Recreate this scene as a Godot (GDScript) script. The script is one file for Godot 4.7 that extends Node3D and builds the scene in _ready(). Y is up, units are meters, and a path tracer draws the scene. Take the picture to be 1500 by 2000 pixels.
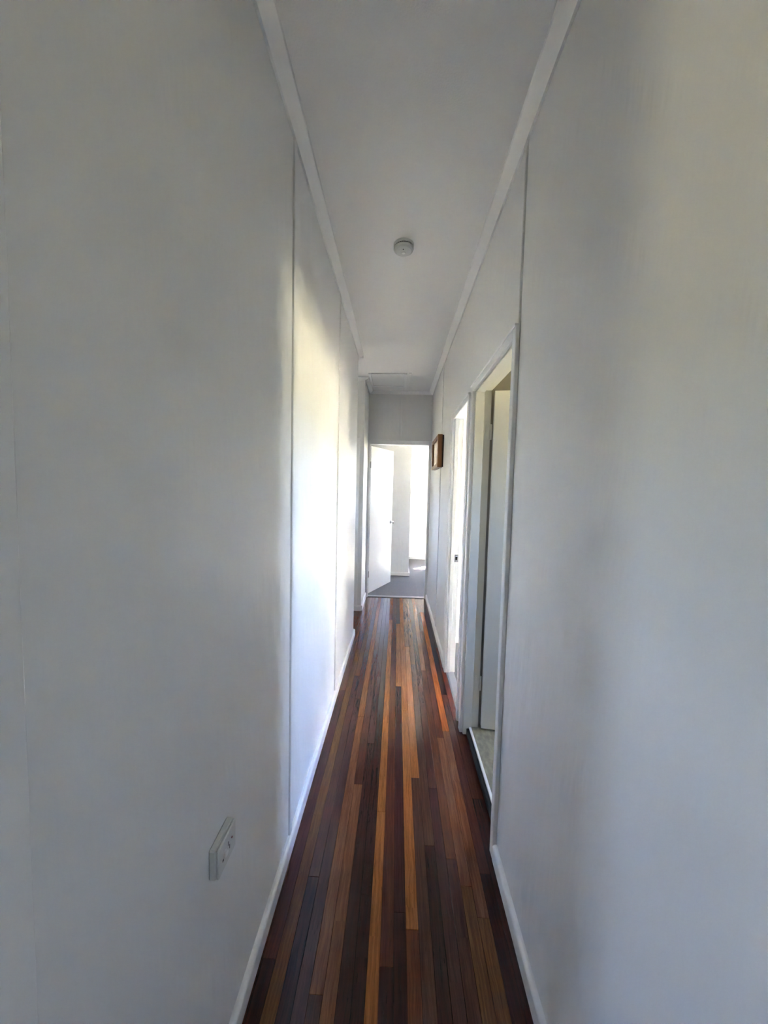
extends Node3D
# A narrow white hallway with striped hardwood boards, seen towards a bright bedroom.
# Plan coordinates: x to the right, y up, d = distance down the hall (Godot z = -d). Metres.

var rng := RandomNumberGenerator.new()
var used := {}
var M := {}

const WL := -0.4185      # left wall face
const WR := 0.4485       # right wall face
const FAR := 4.965       # far wall face
const CEIL := 2.845

# ---------------------------------------------------------------- helpers
func P(x: float, y: float, d: float) -> Vector3:
	return Vector3(x, y, -d)

func mb() -> SurfaceTool:
	var st := SurfaceTool.new()
	st.begin(Mesh.PRIMITIVE_TRIANGLES)
	return st

func tri(st: SurfaceTool, a: Vector3, b: Vector3, c: Vector3, n: Vector3, uo := Vector2.ZERO) -> void:
	var q := [a, b, c]
	if (b - a).cross(c - a).dot(n) > 0.0:
		q = [a, c, b]
	for p in q:
		st.set_normal(n)
		st.set_uv(Vector2(p.x, -p.z) + uo)
		st.add_vertex(p)

func quad(st: SurfaceTool, a: Vector3, b: Vector3, c: Vector3, d: Vector3, n: Vector3, uo := Vector2.ZERO) -> void:
	tri(st, a, b, c, n, uo)
	tri(st, a, c, d, n, uo)

# a box between two plan corners with chamfered edges
func box(st: SurfaceTool, x0: float, x1: float, y0: float, y1: float, d0: float, d1: float, bev := 0.002, uo := Vector2.ZERO) -> void:
	var c := Vector3((x0 + x1) / 2, (y0 + y1) / 2, -(d0 + d1) / 2)
	var h := Vector3(absf(x1 - x0) / 2, absf(y1 - y0) / 2, absf(d1 - d0) / 2)
	var b := minf(bev, minf(h.x, minf(h.y, h.z)) * 0.9)
	for ax in 3:
		var u := (ax + 1) % 3
		var v := (ax + 2) % 3
		for s in [-1.0, 1.0]:
			var n := Vector3.ZERO
			n[ax] = s
			var q := []
			for k in [[-1, -1], [1, -1], [1, 1], [-1, 1]]:
				var p := Vector3.ZERO
				p[ax] = s * h[ax]
				p[u] = k[0] * (h[u] - b)
				p[v] = k[1] * (h[v] - b)
				q.append(c + p)
			quad(st, q[0], q[1], q[2], q[3], n, uo)
	if b <= 0.0:
		return
	for ax in 3:
		var u := (ax + 1) % 3
		var v := (ax + 2) % 3
		for su in [-1.0, 1.0]:
			for sv in [-1.0, 1.0]:
				var q := []
				for k in [[-1.0, 0], [1.0, 0], [1.0, 1], [-1.0, 1]]:
					var p := Vector3.ZERO
					p[ax] = k[0] * (h[ax] - b)
					p[u] = su * (h[u] - (b if k[1] == 1 else 0.0))
					p[v] = sv * (h[v] - (0.0 if k[1] == 1 else b))
					q.append(c + p)
				var n := Vector3.ZERO
				n[u] = su
				n[v] = sv
				quad(st, q[0], q[1], q[2], q[3], n.normalized(), uo)
	for sx in [-1.0, 1.0]:
		for sy in [-1.0, 1.0]:
			for sz in [-1.0, 1.0]:
				var s := Vector3(sx, sy, sz)
				var p0 := c + s * Vector3(h.x, h.y - b, h.z - b)
				var p1 := c + s * Vector3(h.x - b, h.y, h.z - b)
				var p2 := c + s * Vector3(h.x - b, h.y - b, h.z)
				tri(st, p0, p1, p2, s.normalized(), uo)

# a convex profile swept along an axis: "d" takes (x, y), "y" takes (x, d), "x" takes (d, y)
func prism(st: SurfaceTool, pts: Array, axis: String, s0: float, s1: float) -> void:
	var at := func(q: Vector2, s: float) -> Vector3:
		if axis == "d":
			return P(q.x, q.y, s)
		if axis == "y":
			return P(q.x, s, q.y)
		return P(s, q.y, q.x)
	var mid := Vector2.ZERO
	for q in pts:
		mid += q / pts.size()
	var along: Vector3 = (at.call(mid, s1) - at.call(mid, s0)).normalized()
	var cm: Vector3 = at.call(mid, (s0 + s1) / 2)
	for i in pts.size():
		var a: Vector2 = pts[i]
		var b: Vector2 = pts[(i + 1) % pts.size()]
		var p0: Vector3 = at.call(a, s0)
		var p1: Vector3 = at.call(b, s0)
		var p2: Vector3 = at.call(b, s1)
		var p3: Vector3 = at.call(a, s1)
		var n := (p1 - p0).cross(along).normalized()
		if n.dot((p0 + p2) / 2 - cm) < 0.0:
			n = -n
		quad(st, p0, p1, p2, p3, n)
	for e in [[s0, -along], [s1, along]]:
		for i in range(1, pts.size() - 1):
			tri(st, at.call(pts[0], e[0]), at.call(pts[i], e[0]), at.call(pts[i + 1], e[0]), e[1])

# a profile of (radius, height) turned about an axis
func lathe(st: SurfaceTool, prof: Array, base: Vector3, axis: Vector3, seg := 32) -> void:
	var ref := Vector3.UP if absf(axis.y) < 0.9 else Vector3.RIGHT
	var u := axis.cross(ref).normalized()
	var v := axis.cross(u).normalized()
	for i in prof.size() - 1:
		var a: Vector2 = prof[i]
		var b: Vector2 = prof[i + 1]
		var slope := Vector2(b.y - a.y, -(b.x - a.x)).normalized()
		for k in seg:
			var t0 := TAU * k / seg
			var t1 := TAU * (k + 1) / seg
			var r0 := u * cos(t0) + v * sin(t0)
			var r1 := u * cos(t1) + v * sin(t1)
			var n := ((r0 + r1) * 0.5 * slope.x + axis * slope.y).normalized()
			quad(st, base + r0 * a.x + axis * a.y, base + r1 * a.x + axis * a.y, base + r1 * b.x + axis * b.y, base + r0 * b.x + axis * b.y, n)

func numbered(called: String) -> String:
	if not used.has(called):
		used[called] = 0
		return called
	used[called] += 1
	return "%s_%03d" % [called, used[called]]

func put(called: String, st: SurfaceTool, m: Material, parent: Node = self) -> MeshInstance3D:
	var o := MeshInstance3D.new()
	o.name = numbered(called) if parent == self else called
	o.mesh = st.commit()
	o.material_override = m
	parent.add_child(o, true)
	return o

func tag(o: Node, label: String, category: String, group := "", kind := "") -> Node:
	o.set_meta("label", label)
	o.set_meta("category", category)
	if group:
		o.set_meta("group", group)
	if kind:
		o.set_meta("kind", kind)
	return o

func struct(o: Node, label: String, category: String, group := "") -> Node:
	return tag(o, label, category, group, "structure")

func base(called: String) -> Node3D:
	var o := Node3D.new()
	o.name = numbered(called)
	add_child(o, true)
	return o

func srgb(r: float, g: float, b: float) -> Color:
	return Color(r / 255.0, g / 255.0, b / 255.0)

func mat(c: Color, rough: float, metal := 0.0) -> StandardMaterial3D:
	var m := StandardMaterial3D.new()
	m.albedo_color = c
	m.roughness = rough
	m.metallic = metal
	return m

func noise_tex(freq: float, w: int, h: int, oct: int, seed_: int, normal: bool, strength := 1.0) -> NoiseTexture2D:
	var n := FastNoiseLite.new()
	n.seed = seed_
	n.frequency = freq
	n.fractal_octaves = oct
	n.noise_type = FastNoiseLite.TYPE_SIMPLEX_SMOOTH
	var t := NoiseTexture2D.new()
	t.width = w
	t.height = h
	t.seamless = true
	t.noise = n
	t.as_normal_map = normal
	t.bump_strength = strength
	return t

# long-grained timber: a grey multiplier, fine streaks along v with pores and gum veins
func grain_image(seed_: int) -> ImageTexture:
	var n := FastNoiseLite.new()
	n.seed = seed_
	n.noise_type = FastNoiseLite.TYPE_SIMPLEX_SMOOTH
	n.frequency = 1.0
	n.fractal_octaves = 3
	var r := RandomNumberGenerator.new()
	r.seed = seed_
	var w := 192
	var h := 1024
	var im := Image.create(w, h, false, Image.FORMAT_RGB8)
	for y in h:
		for x in w:
			var wob := n.get_noise_2d(y * 0.006, 40.0) * 9.0
			var a := n.get_noise_2d((x + wob) * 0.055, y * 0.0035)
			var b := n.get_noise_2d((x + wob) * 0.32 + 300.0, y * 0.012)
			var c := n.get_noise_2d(x * 0.9 + 900.0, y * 0.05)
			var v := 0.84 + a * 0.18 + b * 0.15 + c * 0.08
			var pore := n.get_noise_2d(x * 0.75 + 77.0, y * 0.035 + 31.0)
			if pore > 0.42:
				v -= (pore - 0.42) * 0.5
			v = clampf(v, 0.25, 1.0)
			im.set_pixel(x, y, Color(v, v * (0.985 + a * 0.05), v * (0.97 + a * 0.09)))
	# short dark gum marks and nail dots
	for k in 26:
		var px := r.randi_range(4, w - 6)
		var py := r.randi_range(0, h - 40)
		var l := r.randi_range(3, 22)
		for j in l:
			im.set_pixel(px + int(j * 0.1), py + j, Color(0.33, 0.3, 0.28))
	im.generate_mipmaps()
	return ImageTexture.create_from_image(im)

# ---------------------------------------------------------------- the scene
func _ready() -> void:
	rng.seed = 7
	# camera
	var cam := Camera3D.new()
	cam.name = "camera"
	cam.transform = Transform3D(Basis(Vector3(0.99902, 0.02375, -0.03725), Vector3(-0.02604, 0.99772, -0.06226), Vector3(0.03569, 0.06317, 0.99736)).orthonormalized(), Vector3(0, 1.52, 0))
	cam.keep_aspect = Camera3D.KEEP_HEIGHT
	cam.fov = 110.05
	cam.near = 0.02
	add_child(cam)
	cam.current = true
	# sky
	var sky_m := ProceduralSkyMaterial.new()
	sky_m.sky_top_color = Color(0.48, 0.65, 0.95)
	sky_m.sky_horizon_color = Color(0.84, 0.91, 1.0)
	sky_m.sky_curve = 0.25
	sky_m.ground_bottom_color = Color(0.35, 0.40, 0.28)
	sky_m.ground_horizon_color = Color(0.60, 0.66, 0.62)
	sky_m.sun_angle_max = 12.0
	var sky := Sky.new()
	sky.sky_material = sky_m
	var env := Environment.new()
	env.background_mode = Environment.BG_SKY
	env.sky = sky
	env.background_energy_multiplier = 1.0
	env.ambient_light_source = Environment.AMBIENT_SOURCE_SKY
	env.tonemap_mode = Environment.TONE_MAPPER_LINEAR
	env.tonemap_exposure = 91.0
	env.sdfgi_enabled = true
	env.ssao_enabled = true
	env.ssil_enabled = true
	var we := WorldEnvironment.new()
	we.name = "world"
	we.environment = env
	add_child(we)
	# sun, high behind the end bedroom on the right
	var sun := DirectionalLight3D.new()
	sun.name = "sun"
	sun.light_energy = 8.5
	sun.light_color = Color(1.0, 0.95, 0.86)
	sun.light_angular_distance = 0.53
	sun.shadow_enabled = true
	add_child(sun)
	sun.look_at_from_position(Vector3.ZERO, P(-1.0, -1.95, -1.0), Vector3.UP)

	materials()
	setting()
	floors()
	trims()
	doors()
	fittings()

func materials() -> void:
	var wall_n := noise_tex(0.012, 512, 512, 4, 3, true, 6.0)
	var wall := mat(Color(0.935, 0.934, 0.925), 0.42)
	wall.normal_enabled = true
	wall.normal_texture = wall_n
	wall.normal_scale = 0.30
	wall.uv1_triplanar = true
	wall.uv1_world_triplanar = true
	wall.uv1_scale = Vector3(1.6, 0.32, 1.6)
	M.wall = wall
	var ceil := mat(Color(0.935, 0.932, 0.925), 0.7)
	ceil.normal_enabled = true
	ceil.normal_texture = noise_tex(0.09, 512, 512, 3, 11, true, 2.0)
	ceil.normal_scale = 0.35
	ceil.uv1_triplanar = true
	ceil.uv1_world_triplanar = true
	ceil.uv1_scale = Vector3(2.5, 2.5, 2.5)
	M.ceil = ceil
	M.trim = mat(Color(0.955, 0.955, 0.95), 0.28)
	M.white = mat(Color(0.92, 0.92, 0.92), 0.5)
	M.door = mat(Color(0.91, 0.91, 0.91), 0.30)
	M.cream = mat(Color(0.88, 0.872, 0.835), 0.38)
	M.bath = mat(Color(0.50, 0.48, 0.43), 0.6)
	M.back = mat(Color(0.80, 0.745, 0.64), 0.6)  # warm tan, tinted so the unseen room bounces warmer light
	M.chrome = mat(Color(0.75, 0.75, 0.76), 0.18, 1.0)
	M.steel = mat(Color(0.55, 0.55, 0.56), 0.4, 1.0)
	M.plastic = mat(Color(0.86, 0.86, 0.84), 0.4)
	M.button = mat(Color(0.95, 0.95, 0.93), 0.35)
	M.red = mat(Color(0.55, 0.12, 0.08), 0.4)
	M.dark = mat(Color(0.05, 0.05, 0.05), 0.5)
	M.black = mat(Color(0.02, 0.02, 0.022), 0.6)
	M.bar = mat(Color(0.62, 0.62, 0.65), 0.35, 0.6)
	var carpet := mat(Color(0.57, 0.57, 0.59), 1.0)
	var cn := FastNoiseLite.new()
	cn.seed = 21
	cn.frequency = 0.25
	cn.fractal_octaves = 3
	var ct := NoiseTexture2D.new()
	ct.width = 512
	ct.height = 512
	ct.seamless = true
	ct.noise = cn
	var ramp := Gradient.new()
	ramp.colors = PackedColorArray([Color(0.62, 0.62, 0.63), Color(1, 1, 1)])
	ct.color_ramp = ramp
	carpet.albedo_texture = ct
	carpet.normal_enabled = true
	carpet.normal_texture = noise_tex(0.25, 512, 512, 3, 21, true, 6.0)
	carpet.uv1_triplanar = true
	carpet.uv1_world_triplanar = true
	carpet.uv1_scale = Vector3(1.6, 1.6, 1.6)
	M.carpet = carpet
	var vinyl := mat(Color(0.66, 0.645, 0.56), 0.45)
	var vt := NoiseTexture2D.new()
	vt.width = 512
	vt.height = 512
	vt.seamless = true
	var vn := FastNoiseLite.new()
	vn.seed = 5
	vn.frequency = 0.035
	vn.fractal_octaves = 5
	vt.noise = vn
	var vr := Gradient.new()
	vr.colors = PackedColorArray([Color(0.72, 0.72, 0.74), Color(1, 0.99, 0.96)])
	vt.color_ramp = vr
	vinyl.albedo_texture = vt
	vinyl.uv1_triplanar = true
	vinyl.uv1_world_triplanar = true
	vinyl.uv1_scale = Vector3(1.5, 1.5, 0.9)
	M.vinyl = vinyl
	var lawn := mat(Color(0.33, 0.325, 0.25), 1.0)
	lawn.albedo_texture = vt
	lawn.uv1_triplanar = true
	lawn.uv1_world_triplanar = true
	lawn.uv1_scale = Vector3(0.3, 0.3, 0.3)
	M.lawn = lawn
	# timber colours of the floorboards
	var g := [grain_image(1), grain_image(2), grain_image(3)]
	var shades := {
		"A": srgb(152, 93, 54), "S": srgb(104, 54, 38), "D": srgb(68, 34, 26), "P": srgb(82, 42, 37), "R": srgb(114, 44, 30), "B": srgb(116, 62, 36),
		"O": srgb(122, 76, 38), "T": srgb(184, 112, 56), "Y": srgb(206, 114, 50), "L": srgb(140, 84, 52), "K": srgb(92, 48, 35), "G": srgb(98, 62, 46)}
	for k in shades:
		for v in 3:
			var m := mat(shades[k], 0.17)
			m.metallic_specular = 0.42
			m.albedo_texture = g[v]
			m.uv1_scale = Vector3(9.0, 0.85, 1)
			M["wood" + k + str(v)] = m
	var fr := mat(srgb(158, 108, 68), 0.4)
	fr.albedo_texture = g[0]
	fr.uv1_scale = Vector3(6, 1.5, 1)
	M.frame = fr
	var fp := mat(srgb(228, 196, 174), 0.16)
	fp.albedo_texture = g[1]
	fp.uv1_scale = Vector3(4, 1.5, 1)
	M.frame_panel = fp

# ---------------------------------------------------------------- walls, ceiling, windows
func window(called: String, side: String, at: float, a: float, b: float, y0: float, y1: float, th: float, label: String) -> void:
	# a white frame with one mullion set in an opening; side "x": in a wall across x at x = at .. at + th, "d": across d
	var o := base(called)
	struct(o, label, "window")
	var f := mb()
	var w := 0.045
	var m := (a + b) / 2
	var bars := [[a, a + w, y0, y1], [b - w, b, y0, y1], [a + w, b - w, y0, y0 + w], [a + w, b - w, y1 - w, y1], [m - 0.02, m + 0.02, y0 + w, y1 - w]]
	for q in bars:
		if side == "x":
			box(f, at + th * 0.3, at + th * 0.7, q[2], q[3], q[0], q[1])
		else:
			box(f, q[0], q[1], q[2], q[3], at + th * 0.3, at + th * 0.7)
	put("window_frame", f, M.trim, o)
	var s := mb()
	if side == "x":
		box(s, at - 0.02, at + th + 0.02, y0 - 0.03, y0, a - 0.03, b + 0.03)
	else:
		box(s, a - 0.03, b + 0.03, y0 - 0.03, y0, at - 0.02, at + th + 0.02)
	put("window_sill", s, M.trim, o)

func wall_x(st: SurfaceTool, x0: float, x1: float, d0: float, d1: float, holes: Array, top := 2.9) -> void:
	# a wall that runs along d, holes [d0, d1, y0, y1] sorted by d
	var at := d0
	for h in holes:
		if h[0] > at:
			box(st, x0, x1, -0.25, top, at, h[0], 0.0)
		if h[2] > -0.2:
			box(st, x0, x1, -0.25, h[2], h[0], h[1], 0.0)
		box(st, x0, x1, h[3], top, h[0], h[1], 0.0)
		at = h[1]
	box(st, x0, x1, -0.25, top, at, d1, 0.0)

func wall_d(st: SurfaceTool, d0: float, d1: float, x0: float, x1: float, holes: Array, top := 2.9) -> void:
	var at := x0
	for h in holes:
		if h[0] > at:
			box(st, at, h[0], -0.25, top, d0, d1, 0.0)
		if h[2] > -0.2:
			box(st, h[0], h[1], -0.25, h[2], d0, d1, 0.0)
		box(st, h[0], h[1], h[3], top, d0, d1, 0.0)
		at = h[1]
	box(st, at, x1, -0.25, top, d0, d1, 0.0)

func setting() -> void:
	var s := mb()
	box(s, -60, 60, -1.6, -1.5, -60, 60, 0.0)
	struct(put("ground", s, M.lawn), "sunlit lawn outside the house", "lawn")

	# hallway
	s = mb()
	box(s, -0.51, WL, -0.25, 2.9, 0.25, 3.62, 0.004)
	wall_x(s, -0.51, WL, 4.38, 5.055, [])
	struct(put("wall_left", s, M.wall), "long white painted hallway wall on the left with vertical cover strips", "wall")
	s = mb()
	wall_x(s, WR, 0.54, -3.6, 2.25, [[1.43, 2.20, -0.25, 2.13]])
	wall_x(s, WR, 0.515, 2.25, 5.055, [[2.31, 2.95, -0.25, 2.11]])
	struct(put("wall_right", s, M.wall), "white painted hallway wall on the right with two doorways", "wall")
	s = mb()
	wall_d(s, FAR, FAR + 0.09, -1.39, 3.49, [[-0.405, 0.44, -0.25, 2.155]])
	struct(put("wall_far", s, M.wall), "short white wall above the bedroom doorway at the end of the hall", "wall")
	# side passage on the left
	s = mb()
	wall_d(s, 3.53, 3.62, -1.69, -0.51, [])
	wall_x(s, -1.69, -1.60, 3.62, 4.38, [[4.05, 4.34, 1.2, 1.75]])
	wall_d(s, 4.38, 4.47, -1.69, -0.51, [])
	struct(put("wall_passage", s, M.wall), "white wall of the side passage opening on the left", "wall")
	window("window_5", "x", -1.69, 4.05, 4.34, 1.2, 1.75, 0.09, "unseen window added at the end of the side passage to brighten the far hall")  # unseen window, added to brighten the far hall and ceiling
	# bathroom
	s = mb()
	wall_d(s, 2.235, 2.31, 0.515, 3.40, [])
	struct(put("wall_partition", s, M.white), "white partition between the two rooms on the right", "wall")
	s = mb()
	box(s, 0.54, 2.30, -0.1, 2.8, 2.212, 2.235, 0.0)
	box(s, 0.54, 0.55, -0.1, 2.8, 0.90, 1.43, 0.0)
	wall_d(s, 0.81, 0.90, 0.54, 2.39, [])
	wall_x(s, 2.30, 2.39, 0.90, 2.235, [[1.3, 2.1, 1.3, 1.95]])
	struct(put("wall_bathroom", s, M.bath), "beige wall inside the small room behind the cream door", "wall")
	window("window_1", "x", 2.30, 1.3, 2.1, 1.3, 1.95, 0.09, "window of the small room behind the cream door")
	# bedroom on the right
	s = mb()
	wall_d(s, 3.53, 3.62, 0.515, 3.49, [])
	wall_x(s, 3.40, 3.49, 2.235, 3.53, [[2.52, 3.0, 1.0, 1.75]])
	struct(put("wall_bedroom", s, M.white), "bright white wall of the room through the second doorway on the right", "wall")
	window("window_2", "x", 3.40, 2.52, 3.0, 1.0, 1.75, 0.09, "window of the room through the second doorway on the right")
	# end bedroom
	s = mb()
	wall_x(s, -1.39, -1.30, 5.055, 7.91, [])
	wall_x(s, 3.40, 3.49, 3.62, 7.82, [])
	wall_d(s, 7.82, 7.91, -1.30, 3.49, [[1.32, 2.15, 1.3, 2.1]])
	struct(put("wall_end", s, M.white), "bright white back wall of the bedroom at the end of the hall", "wall")
	window("window_3", "d", 7.82, 1.32, 2.15, 1.3, 2.1, 0.09, "window of the bedroom at the end of the hall")
	s = mb()
	box(s, -1.30, 0.235, -0.02, 2.9, 6.265, 6.33, 0.003)
	box(s, 0.17, 0.235, -0.02, 2.9, 6.33, 7.82, 0.003)
	struct(put("wall_closet", s, M.wall), "grey-lit closet wall standing out in the bedroom beside the open door", "wall")
	# room behind the camera
	s = mb()
	wall_d(s, 0.25, 0.34, -3.39, -0.51, [])
	wall_x(s, -3.39, -3.30, -3.69, 0.25, [[-2.15, -1.5, 1.15, 1.8]])
	wall_d(s, -3.69, -3.60, -3.30, 0.54, [])
	struct(put("wall_back", s, M.back), "warm tan wall of the unseen room behind the camera, tinted to warm the bounced light", "wall")
	window("window_4", "x", -3.39, -2.15, -1.5, 1.15, 1.8, 0.09, "side window of the room behind the camera")
	# ceiling
	s = mb()
	box(s, -3.45, 3.55, CEIL, 2.95, -3.75, 7.97, 0.0)
	box(s, -4.6, 3.9, 2.95, 3.05, -4.9, 8.22, 0.0)  # unseen eave slab, added to hold sky light off the windows
	struct(put("ceiling", s, M.ceil), "flat white painted hallway ceiling, with unseen eaves added to cut sky light", "ceiling")

# ---------------------------------------------------------------- floors
func floors() -> void:
	var f := base("floor")
	struct(f, "hallway floor of narrow striped hardwood boards", "floor")
	var s := mb()
	box(s, -3.45, 0.50, -0.16, -0.020, -3.75, FAR + 0.02, 0.0)
	put("subfloor", s, M.woodD0, f)
	var edges := [-0.437, -0.395, -0.352, -0.309, -0.267, -0.226, -0.184, -0.141, -0.097, -0.0565, -0.017, 0.027, 0.069, 0.113, 0.156, 0.199, 0.241, 0.283, 0.326, 0.369, 0.411, 0.475]
	# per row: [to, shade] from the near end
	var rows := [
		[[1.9, "K"], [4.97, "B"]],
		[[1.05, "D"], [2.6, "K"], [4.97, "B"]],
		[[3.3, "O"], [4.97, "B"]],
		[[1.3, "D"], [2.82, "K"], [4.97, "O"]],
		[[2.5, "P"], [4.97, "K"]],
		[[0.976, "K"], [2.3, "L"], [4.97, "A"]],
		[[1.75, "L"], [3.7, "K"], [4.97, "P"]],
		[[2.05, "D"], [4.97, "P"]],
		[[1.25, "D"], [3.3, "D"], [4.97, "P"]],
		[[1.6, "T"], [4.1, "T"], [4.97, "L"]],
		[[1.05, "D"], [2.1, "S"], [4.97, "B"]],
		[[1.2, "D"], [2.688, "P"], [3.99, "T"], [4.97, "P"]],
		[[1.152, "B"], [2.4, "T"], [4.97, "T"]],
		[[1.811, "G"], [3.4, "T"], [4.97, "O"]],
		[[1.45, "D"], [3.05, "G"], [4.97, "O"]],
		[[1.75, "P"], [4.97, "K"]],
		[[1.4, "K"], [2.95, "B"], [4.97, "L"]],
		[[1.3, "O"], [2.13, "L"], [4.97, "B"]],
		[[1.2, "O"], [2.192, "L"], [4.4, "Y"], [4.97, "B"]],
		[[1.35, "D"], [2.6, "K"], [4.97, "D"]],
		[[1.7, "D"], [2.3, "K"], [3.4, "R"], [4.97, "K"]]]  # last row: red length carries light from the second doorway in its colour
	for i in rows.size():
		var d0 := -0.6
		for seg in rows[i]:
			var st := mb()
			var lift := rng.randf_range(-0.0003, 0.0)
			box(st, edges[i] + 0.0004, edges[i + 1] - 0.0004, -0.019, lift, d0 + 0.0004, seg[0] - 0.0004, 0.0007, Vector2(rng.randf() * 3, rng.randf() * 3))
			put("floorboard", st, M["wood" + seg[1] + str(rng.randi() % 3)], f)
			d0 = seg[0]
	# boards that run on into the side passage
	var x := -0.437
	var tones := ["B", "K", "R", "O", "B", "D", "L", "K", "B", "O"]
	for i in 10:
		var st := mb()
		box(st, x - 0.0416, x - 0.0004, -0.019, 0.0, 3.55, 4.40, 0.0007, Vector2(i * 0.37, i * 0.21))
		put("floorboard", st, M["wood" + tones[i] + str(i % 3)], f)
		x -= 0.042
	# room floors
	s = mb()
	box(s, 0.49, 2.32, -0.14, 0.040, 0.88, 2.236, 0.003)
	struct(put("floor_bathroom", s, M.vinyl), "raised beige mottled floor of the small room on the right", "floor")
	s = mb()
	box(s, 0.505, 3.42, -0.14, 0.006, 2.26, 3.56, 0.002)
	struct(put("floor_bedroom", s, M.carpet), "grey carpet of the room through the second doorway", "carpet")
	s = mb()
	box(s, -1.32, 3.42, -0.14, 0.006, FAR + 0.055, 7.85, 0.002)
	struct(put("floor_end", s, M.carpet), "grey carpet of the bedroom at the end of the hall", "carpet")

# ---------------------------------------------------------------- baseboards, cornices, strips
func bb_profile(x: float, s: float) -> Array:
	# square-footed board with a rounded top, standing out from a wall face at x towards s
	var t := 0.018
	var h := 0.066
	var p := [Vector2(x, -0.001), Vector2(x + s * t, -0.001), Vector2(x + s * t, h - 0.014)]
	for k in 6:
		var a := PI / 2 * (k + 1) / 6
		p.append(Vector2(x + s * (t - 0.014 + 0.014 * cos(a)), h - 0.014 + 0.014 * sin(a)))
	p.append(Vector2(x, h))
	return p

func trims() -> void:
	var s := mb()
	prism(s, bb_profile(WL, 1), "d", 0.374, 3.626)
	struct(put("baseboard_left", s, M.trim), "white baseboard along the long left wall", "baseboard")
	s = mb()
	prism(s, bb_profile(WL, 1), "d", 4.38, FAR)
	prism(s, bb_profile_d(4.38, -1), "x", -0.95, WL)
	struct(put("baseboard_left", s, M.trim), "short white baseboard on the left just before the bedroom door", "baseboard")
	s = mb()
	prism(s, bb_profile(WR, -1), "d", -3.5, 1.408)
	struct(put("baseboard_right", s, M.trim), "white baseboard on the right in front of the near doorway", "baseboard")
	s = mb()
	prism(s, bb_profile(WR, -1), "d", 3.03, FAR)
	struct(put("baseboard_right", s, M.trim), "white baseboard on the right between the second doorway and the bedroom", "baseboard")
	s = mb()
	prism(s, bb_profile_d(6.265, -1), "x", -1.30, 0.235)
	prism(s, bb_profile(0.235, 1), "d", 6.247, 7.82)
	struct(put("baseboard_closet", s, M.trim), "white baseboard round the closet wall in the end bedroom", "baseboard")
	s = mb()
	prism(s, bb_profile_d(7.82, -1), "x", 0.253, 3.40)
	struct(put("baseboard_end", s, M.trim), "white baseboard on the bedroom back wall by the sun patch", "baseboard")
	s = mb()
	prism(s, bb_profile_d(3.53, -1), "x", 0.515, 3.40)
	struct(put("baseboard_bedroom", s, M.trim), "white baseboard on the bright wall through the second doorway", "baseboard")

	# cornices: a flat strip leaning between wall and ceiling
	var cl := [Vector2(WL, CEIL), Vector2(WL, 2.811), Vector2(WL + 0.010, 2.808), Vector2(WL + 0.049, 2.836), Vector2(WL + 0.052, CEIL)]
	s = mb()
	prism(s, cl, "d", 0.25, 3.672)
	prism(s, [Vector2(3.62, CEIL), Vector2(3.62, 2.811), Vector2(3.63, 2.808), Vector2(3.669, 2.836), Vector2(3.672, CEIL)], "x", -1.6, WL + 0.05)
	struct(put("trim_1", s, M.trim), "white cornice along the top of the long left wall", "cornice")
	s = mb()
	prism(s, cl, "d", 4.33, FAR)
	prism(s, [Vector2(4.38, CEIL), Vector2(4.38, 2.811), Vector2(4.37, 2.808), Vector2(4.331, 2.836), Vector2(4.328, CEIL)], "x", -1.6, WL + 0.05)
	struct(put("trim_2", s, M.trim), "short white cornice on the left before the bedroom", "cornice")
	var cr := []
	for q in cl:
		cr.append(Vector2(WR - (q.x - WL), q.y))
	s = mb()
	prism(s, cr, "d", -3.5, 1.92)
	struct(put("trim_3", s, M.trim), "white cornice along the right wall, length nearest the camera", "cornice")
	s = mb()
	prism(s, cr, "d", 1.9206, FAR)
	struct(put("trim_4", s, M.trim), "white cornice along the right wall, length above the doorways", "cornice")
	s = mb()
	prism(s, [Vector2(FAR, CEIL), Vector2(FAR, 2.811), Vector2(FAR - 0.010, 2.808), Vector2(FAR - 0.049, 2.836), Vector2(FAR - 0.052, CEIL)], "x", WL, WR)
	struct(put("trim_5", s, M.trim), "white cornice across the far wall above the bedroom door", "cornice")

	# vertical cover strips over the sheet joints
	var strips := [
		["trim_6", WL, 1, 1.395, 0.064, 2.812, "vertical cover strip on the left wall beyond the socket, nearest the camera"],
		["trim_7", WL, 1, 2.478, 0.064, 2.812, "vertical cover strip on the brightly lit part of the left wall"],
		["trim_8", WR, -1, 1.412, 2.155, 2.812, "vertical cover strip on the right wall above the near doorway"],
		["trim_9", WR, -1, 3.77, 0.064, 2.812, "vertical cover strip on the right wall behind the brown frame"]]
	for q in strips:
		s = mb()
		var w := 0.032
		var t := 0.009
		var x: float = q[1]
		var dd: float = q[3]
		var k: float = q[2]
		prism(s, [Vector2(x, dd), Vector2(x + k * t * 0.75, dd + 0.0005), Vector2(x + k * t, dd + 0.005), Vector2(x + k * t, dd + w - 0.005), Vector2(x + k * t * 0.75, dd + w - 0.0005), Vector2(x, dd + w)], "y", q[4], q[5])
		struct(put(q[0], s, M.wall), q[6], "cover strip")
	s = mb()
	box(s, 0.006, 0.034, 2.19, 2.812, FAR - 0.007, FAR, 0.003)
	struct(put("trim_10", s, M.wall), "vertical cover strip on the far wall above the bedroom door", "cover strip")
	s = mb()
	box(s, -0.51, WL + 0.012, 0.0, 2.83, 0.16, 0.374, 0.006)
	struct(put("trim_11", s, M.wall), "wide upright trim board at the near end of the left wall", "trim")
	s = mb()
	box(s, 0.096, 0.128, CEIL - 0.008, CEIL, 4.16, FAR - 0.05, 0.003)
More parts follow.
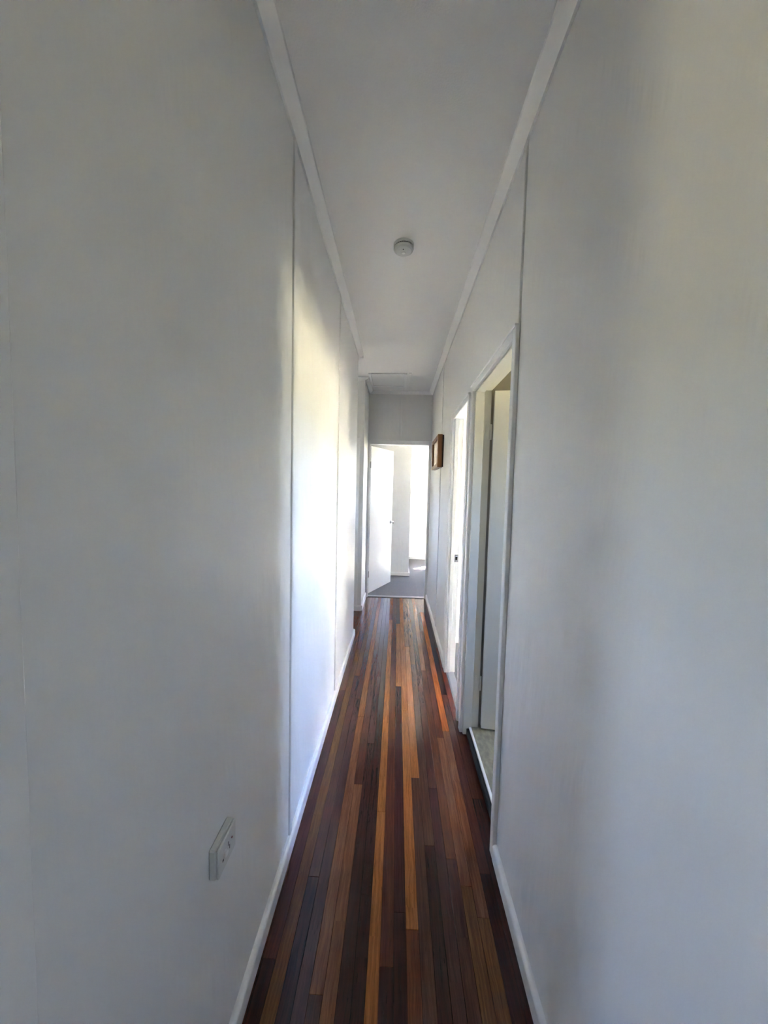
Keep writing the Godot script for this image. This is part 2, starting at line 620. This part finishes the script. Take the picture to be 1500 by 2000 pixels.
	struct(put("trim_12", s, M.ceil), "narrow cover strip on the ceiling beside the hatch", "cover strip")

func bb_profile_d(d: float, s: float) -> Array:
	return bb_profile(d, s)

# ---------------------------------------------------------------- doorways and doors
func butt_hinge(parent: Node, at: Vector3, turn: float, m: Material) -> void:
	# two leaves and a knuckle, on the jamb at plan point at
	var st := mb()
	box(st, at.x - 0.030, at.x, at.y - 0.045, at.y + 0.045, at.z - 0.002, at.z, 0.0008)
	lathe(st, [Vector2(0, 0), Vector2(0.006, 0), Vector2(0.006, 0.09), Vector2(0, 0.09)], P(at.x + 0.006, at.y - 0.045, at.z - 0.006), Vector3.UP, 12)
	for k in [-0.03, 0.0, 0.03]:
		lathe(st, [Vector2(0.0035, 0), Vector2(0.003, 0.001), Vector2(0, 0.0012)], P(at.x - 0.018, at.y + k, at.z - 0.002), Vector3.BACK, 8)
	put("hinge", st, m, parent)

func lever_set(parent: Node, m: Material, x: float, y: float, d: float, s: float) -> void:
	# round rose and a small knob on one face of a leaf built along local x; s is the side
	var st := mb()
	lathe(st, [Vector2(0, 0.012), Vector2(0.022, 0.010), Vector2(0.026, 0.004), Vector2(0.026, 0)], P(x, y, d), Vector3(0, 0, -s), 24)
	lathe(st, [Vector2(0, 0.062), Vector2(0.016, 0.060), Vector2(0.023, 0.050), Vector2(0.022, 0.040), Vector2(0.012, 0.030), Vector2(0.009, 0.010)], P(x, y, d), Vector3(0, 0, -s), 24)
	put("knob", st, m, parent)

func doors() -> void:
	var s: SurfaceTool
	# ---- near doorway on the right: white architrave, cream rebated jamb
	var fr := base("trim_13")
	struct(fr, "white architrave and cream jamb of the near doorway on the right", "door frame")
	s = mb()
	box(s, WR - 0.018, WR, 0.0, 2.155, 1.408, 1.447, 0.003)
	put("architrave", s, M.trim, fr)
	s = mb()
	box(s, WR - 0.018, WR, 0.0, 2.155, 2.187, 2.232, 0.003)
	put("architrave", s, M.trim, fr)
	s = mb()
	box(s, WR - 0.018, WR, 2.112, 2.155, 1.447, 2.187, 0.003)
	box(s, WR - 0.024, WR, 2.147, 2.158, 1.408, 2.232, 0.002)
	put("architrave", s, M.trim, fr)
	for q in [[1.43, 1.452, 1.464, 1.0], [2.185, 2.20, 2.172, -1.0]]:
		s = mb()
		box(s, WR, 0.545, -0.02, 2.125, minf(q[0], q[1]), maxf(q[0], q[1]), 0.0015)
		box(s, WR + 0.001, 0.502, -0.02, 2.125, minf(q[1], q[2]), maxf(q[1], q[2]) + (0.013 if q[3] < 0 else 0.0), 0.002)
		put("jamb", s, M.cream, fr)
	s = mb()
	box(s, WR, 0.545, 2.118, 2.13, 1.452, 2.185, 0.0015)
	box(s, WR + 0.001, 0.502, 2.106, 2.12, 1.464, 2.172, 0.002)
	put("head_lining", s, M.cream, fr)
	# threshold: black riser and a pale metal edge
	var th := base("threshold")
	tag(th, "raised threshold with black riser and pale edge strip at the near doorway", "threshold")
	s = mb()
	box(s, 0.470, 0.490, 0.0, 0.041, 1.465, 2.171, 0.003)
	put("riser", s, M.black, th)
	s = mb()
	prism(s, [Vector2(0.486, 0.0405), Vector2(0.486, 0.0445), Vector2(0.489, 0.0475), Vector2(0.497, 0.0475), Vector2(0.501, 0.0445), Vector2(0.501, 0.0405)], "d", 1.465, 2.171)
	put("edge_strip", s, M.trim, th)
	# leaf, open to about eighty degrees
	var d1 := base("door_1")
	struct(d1, "plain cream door standing open inside the near doorway on the right", "door")
	d1.position = P(0.557, 0.0, 2.192)
	d1.rotation.y = deg_to_rad(-8.0)
	s = mb()
	box(s, 0.004, 0.715, 0.052, 2.112, -0.032, 0.003, 0.002)
	put("door_leaf", s, M.cream, d1)
	lever_set(d1, M.chrome, 0.65, 1.0, -0.032, -1)
	for y in [1.875, 0.33]:
		butt_hinge(fr, Vector3(0.541, y, 2.185), 0.0, M.cream)

	# ---- second doorway on the right
	fr = base("trim_14")
	struct(fr, "white architrave and jamb of the second doorway on the right", "door frame")
	s = mb()
	box(s, WR - 0.018, WR, 0.0, 2.133, 2.296, 2.336, 0.003)
	put("architrave", s, M.trim, fr)
	s = mb()
	box(s, WR - 0.018, WR, 0.0, 2.133, 2.928, 3.012, 0.003)
	box(s, WR - 0.022, WR, 0.0, 2.133, 3.006, 3.028, 0.004)
	put("architrave", s, M.trim, fr)
	s = mb()
	box(s, WR - 0.018, WR, 2.092, 2.133, 2.336, 2.928, 0.003)
	box(s, WR - 0.024, WR, 2.126, 2.137, 2.296, 3.028, 0.002)
	put("architrave", s, M.trim, fr)
	for q in [[2.31, 2.334], [2.93, 2.95]]:
		s = mb()
		box(s, WR, 0.519, -0.02, 2.10, q[0], q[1], 0.0015)
		put("jamb", s, M.trim, fr)
	s = mb()
	box(s, WR + 0.001, 0.479, 0.0, 2.10, 2.917, 2.931, 0.002)
	put("door_stop", s, M.trim, fr)
	s = mb()
	box(s, WR, 0.519, 2.098, 2.11, 2.334, 2.93, 0.0015)
	put("head_lining", s, M.trim, fr)
	var pl := mb()
	box(pl, 0.483, 0.513, 0.938, 0.998, 2.9275, 2.9305, 0.001)
	var sp := put("strike_plate", pl, M.chrome, fr)
	sp.set_meta("label", "chrome strike plate")
	pl = mb()
	box(pl, 0.491, 0.504, 0.955, 0.981, 2.9268, 2.9280, 0.0004)
	put("latch_hole", pl, M.dark, sp)
	s = mb()
	prism(s, [Vector2(0.447, 0.0), Vector2(0.449, 0.006), Vector2(0.46, 0.010), Vector2(0.50, 0.010), Vector2(0.512, 0.006), Vector2(0.512, 0.0)], "d", 2.336, 2.928)
	tag(put("threshold", s, M.bar), "pale metal carpet bar across the second doorway on the right", "threshold")

	# ---- doorway at the end of the hall
	fr = base("trim_15")
	struct(fr, "white architrave and jamb round the bedroom doorway at the end of the hall", "door frame")
	s = mb()
	box(s, WL + 0.001, -0.383, 0.0, 2.19, FAR - 0.018, FAR, 0.003)
	put("architrave", s, M.trim, fr)
	s = mb()
	box(s, 0.418, WR - 0.001, 0.0, 2.19, FAR - 0.018, FAR, 0.003)
	put("architrave", s, M.trim, fr)
	s = mb()
	box(s, -0.383, 0.418, 2.135, 2.19, FAR - 0.018, FAR, 0.003)
	box(s, WL + 0.001, WR - 0.001, 2.184, 2.196, FAR - 0.023, FAR, 0.002)
	put("architrave", s, M.trim, fr)
	for q in [[-0.405, -0.388], [0.423, 0.44]]:
		s = mb()
		box(s, q[0], q[1], -0.02, 2.145, FAR, FAR + 0.095, 0.0015)
		put("jamb", s, M.trim, fr)
	s = mb()
	box(s, -0.388, 0.423, 2.138, 2.155, FAR, FAR + 0.095, 0.0015)
	put("head_lining", s, M.trim, fr)
	s = mb()
	prism(s, [Vector2(FAR + 0.004, -0.004), Vector2(FAR + 0.006, 0.007), Vector2(FAR + 0.018, 0.012), Vector2(FAR + 0.05, 0.012), Vector2(FAR + 0.062, 0.007), Vector2(FAR + 0.062, -0.004)], "x", -0.386, 0.421)
	var bar: Node = tag(put("threshold", s, M.bar), "grey metal carpet bar between hall boards and bedroom carpet", "threshold")
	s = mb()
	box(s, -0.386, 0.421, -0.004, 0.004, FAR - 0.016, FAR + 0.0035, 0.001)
	put("edge_strip", s, M.black, bar)  # black strip painted in as the shadow line under the carpet bar
	var d2 := base("door_2")
	struct(d2, "plain white bedroom door with chrome knob standing open at the end of the hall", "door")
	d2.position = P(-0.384, 0.0, 5.060)
	d2.rotation.y = deg_to_rad(66.0)
	s = mb()
	box(s, 0.004, 0.762, 0.020, 2.125, 0.0, 0.035, 0.002)
	put("door_leaf", s, M.door, d2)
	lever_set(d2, M.chrome, 0.70, 1.0, 0.0, -1)
	lever_set(d2, M.chrome, 0.70, 1.0, 0.035, 1)
	s = mb()
	box(s, 0.761, 0.7635, 0.94, 1.06, 0.006, 0.029, 0.0006)
	put("latch_plate", s, M.chrome, d2)
	for y in [1.86, 0.30]:
		var hs := mb()
		lathe(hs, [Vector2(0, 0), Vector2(0.006, 0), Vector2(0.006, 0.09), Vector2(0, 0.09)], P(-0.383, y - 0.045, 5.052), Vector3.UP, 12)
		box(hs, -0.3885, -0.3865, y - 0.045, y + 0.045, 5.02, 5.05, 0.0005)
		var hg := put("hinge", hs, M.steel, fr)
		hg.set_meta("label", "dull metal hinge")

	# ---- door in the side passage
	fr = base("trim_16")
	struct(fr, "white architrave on the passage wall seen past the end of the left wall", "door frame")
	s = mb()
	box(s, -0.510, -0.466, 0.066, 2.13, 4.364, 4.38, 0.003)
	put("architrave", s, M.trim, fr)
	s = mb()
	box(s, -1.25, -0.510, 2.09, 2.13, 4.364, 4.38, 0.003)
	put("architrave", s, M.trim, fr)
	s = mb()
	box(s, -1.25, -0.510, 0.066, 2.09, 4.374, 4.38, 0.002)
	var d3 := put("door_3", s, M.door)
	struct(d3, "closed white door in the side passage, just hidden by the left wall", "door")

	# ---- ceiling hatch
	var ha := base("ceiling_hatch")
	tag(ha, "square white ceiling hatch with a flat frame before the bedroom door", "hatch")
	s = mb()
	box(s, -0.335, 0.045, CEIL - 0.006, CEIL, 4.21, 4.665, 0.002)
	put("panel", s, M.ceil, ha)
	for q in [[-0.366, -0.338, 4.18, 4.70], [0.048, 0.078, 4.18, 4.70], [-0.338, 0.048, 4.18, 4.207], [-0.338, 0.048, 4.668, 4.70]]:
		s = mb()
		box(s, q[0], q[1], CEIL - 0.014, CEIL, q[2], q[3], 0.003)
		put("frame_strip", s, M.trim, ha)

# ---------------------------------------------------------------- small things
func fittings() -> void:
	var s: SurfaceTool
	# smoke detector
	var sd := base("smoke_detector")
	tag(sd, "round white smoke detector in the middle of the hallway ceiling", "smoke detector")
	sd.position = P(0.0, CEIL, 2.03)
	s = mb()
	lathe(s, [Vector2(0.055, 0.0), Vector2(0.055, 0.007), Vector2(0.052, 0.012), Vector2(0.0, 0.012)], Vector3.ZERO, Vector3.DOWN, 48)
	put("mounting_base", s, M.plastic, sd)
	s = mb()
	lathe(s, [Vector2(0.049, 0.012), Vector2(0.049, 0.018)], Vector3.ZERO, Vector3.DOWN, 48)
	put("vent_gap", s, M.dark, sd)
	s = mb()
	lathe(s, [Vector2(0.046, 0.018), Vector2(0.053, 0.018), Vector2(0.054, 0.022), Vector2(0.051, 0.030), Vector2(0.042, 0.035), Vector2(0.018, 0.0375), Vector2(0.0, 0.038)], Vector3.ZERO, Vector3.DOWN, 48)
	put("cover", s, M.plastic, sd)
	for k in 28:
		s = mb()
		var a := TAU * k / 28
		var c := Vector3(cos(a) * 0.0515, -0.0155, sin(a) * 0.0515)
		box(s, c.x - 0.0012, c.x + 0.0012, -0.0185, -0.0115, -c.z - 0.0012, -c.z + 0.0012, 0.0004)
		put("vent_fin", s, M.plastic, sd)
	s = mb()
	lathe(s, [Vector2(0.010, 0.0370), Vector2(0.010, 0.0395), Vector2(0.008, 0.0402), Vector2(0.0, 0.0402)], P(0.0, 0, 0.008), Vector3.DOWN, 24)
	put("test_button", s, M.button, sd)
	s = mb()
	lathe(s, [Vector2(0.003, 0.033), Vector2(0.003, 0.0385), Vector2(0.0, 0.039)], P(-0.002, 0, -0.022), Vector3.DOWN, 12)
	put("indicator_light", s, M.dark, sd)

	# wall socket on a mounting block
	var ws := base("wall_socket")
	tag(ws, "white plastic wall socket with round button low on the left wall", "socket")
	s = mb()
	box(s, WL, WL + 0.017, 0.592, 0.668, 0.768, 0.860, 0.003)
	put("mounting_block", s, M.plastic, ws)
	s = mb()
	box(s, WL + 0.0172, WL + 0.024, 0.594, 0.666, 0.770, 0.858, 0.002)
	put("cover_plate", s, M.plastic, ws)
	var fx := WL + 0.024
	s = mb()
	lathe(s, [Vector2(0.0085, 0.0), Vector2(0.0085, 0.004), Vector2(0.007, 0.0055), Vector2(0.0, 0.006)], P(fx, 0.631, 0.800), Vector3.RIGHT, 24)
	put("round_button", s, M.button, ws)
	s = mb()
	lathe(s, [Vector2(0.0022, 0.0), Vector2(0.0022, 0.0012), Vector2(0.0, 0.0016)], P(fx, 0.636, 0.836), Vector3.RIGHT, 12)
	put("indicator_light", s, M.red, ws)
	for q in [[0.8165, 0.8185, 0.632, 0.643], [0.8235, 0.8255, 0.618, 0.629]]:
		s = mb()
		box(s, fx - 0.001, fx + 0.0006, q[2], q[3], q[0], q[1], 0.0003)
		put("pin_slot", s, M.dark, ws)
	s = mb()
	prism(s, [Vector2(fx - 0.001, 0.788), Vector2(fx + 0.0006, 0.788), Vector2(fx + 0.0006, 0.793), Vector2(fx - 0.001, 0.793)], "y", 0.620, 0.6245)
	put("arrow_mark", s, M.dark, ws)

	# deep timber frame on the right wall
	var pf := base("picture_frame")
	tag(pf, "deep brown timber frame hanging on the right wall near the bedroom", "picture frame")
	var x0 := 0.388
	var x1 := 0.434
	s = mb()
	box(s, x0, x1, 1.753, 2.078, 3.60, 3.636, 0.002)
	put("stile", s, M.frame, pf)
	s = mb()
	box(s, x0, x1, 1.753, 2.078, 4.160, 4.186, 0.002)
	put("stile", s, M.frame, pf)
	s = mb()
	box(s, x0 + 0.0005, x1, 1.753, 1.789, 3.636, 4.160, 0.002)
	put("rail", s, M.frame, pf)
	s = mb()
	box(s, x0 + 0.0005, x1, 2.042, 2.078, 3.636, 4.160, 0.002)
	put("rail", s, M.frame, pf)
	s = mb()
	box(s, 0.422, 0.430, 1.789, 2.042, 3.636, 4.160, 0.001)
	put("backing_board", s, M.dark, pf)
	s = mb()
	box(s, 0.394, 0.412, 1.792, 2.028, 3.65, 4.00, 0.002)
	box(s, 0.412, 0.422, 1.82, 2.00, 3.75, 3.95, 0.001)
	var pp := put("picture_panel", s, M.frame_panel, pf)
	pp.set_meta("label", "pale pinkish timber panel")
	s = mb()
	box(s, x1, WR - 0.001, 1.758, 2.073, 3.603, 4.18, 0.001)
	put("gap_block", s, M.black, pf)  # black block filling the gap between frame and wall
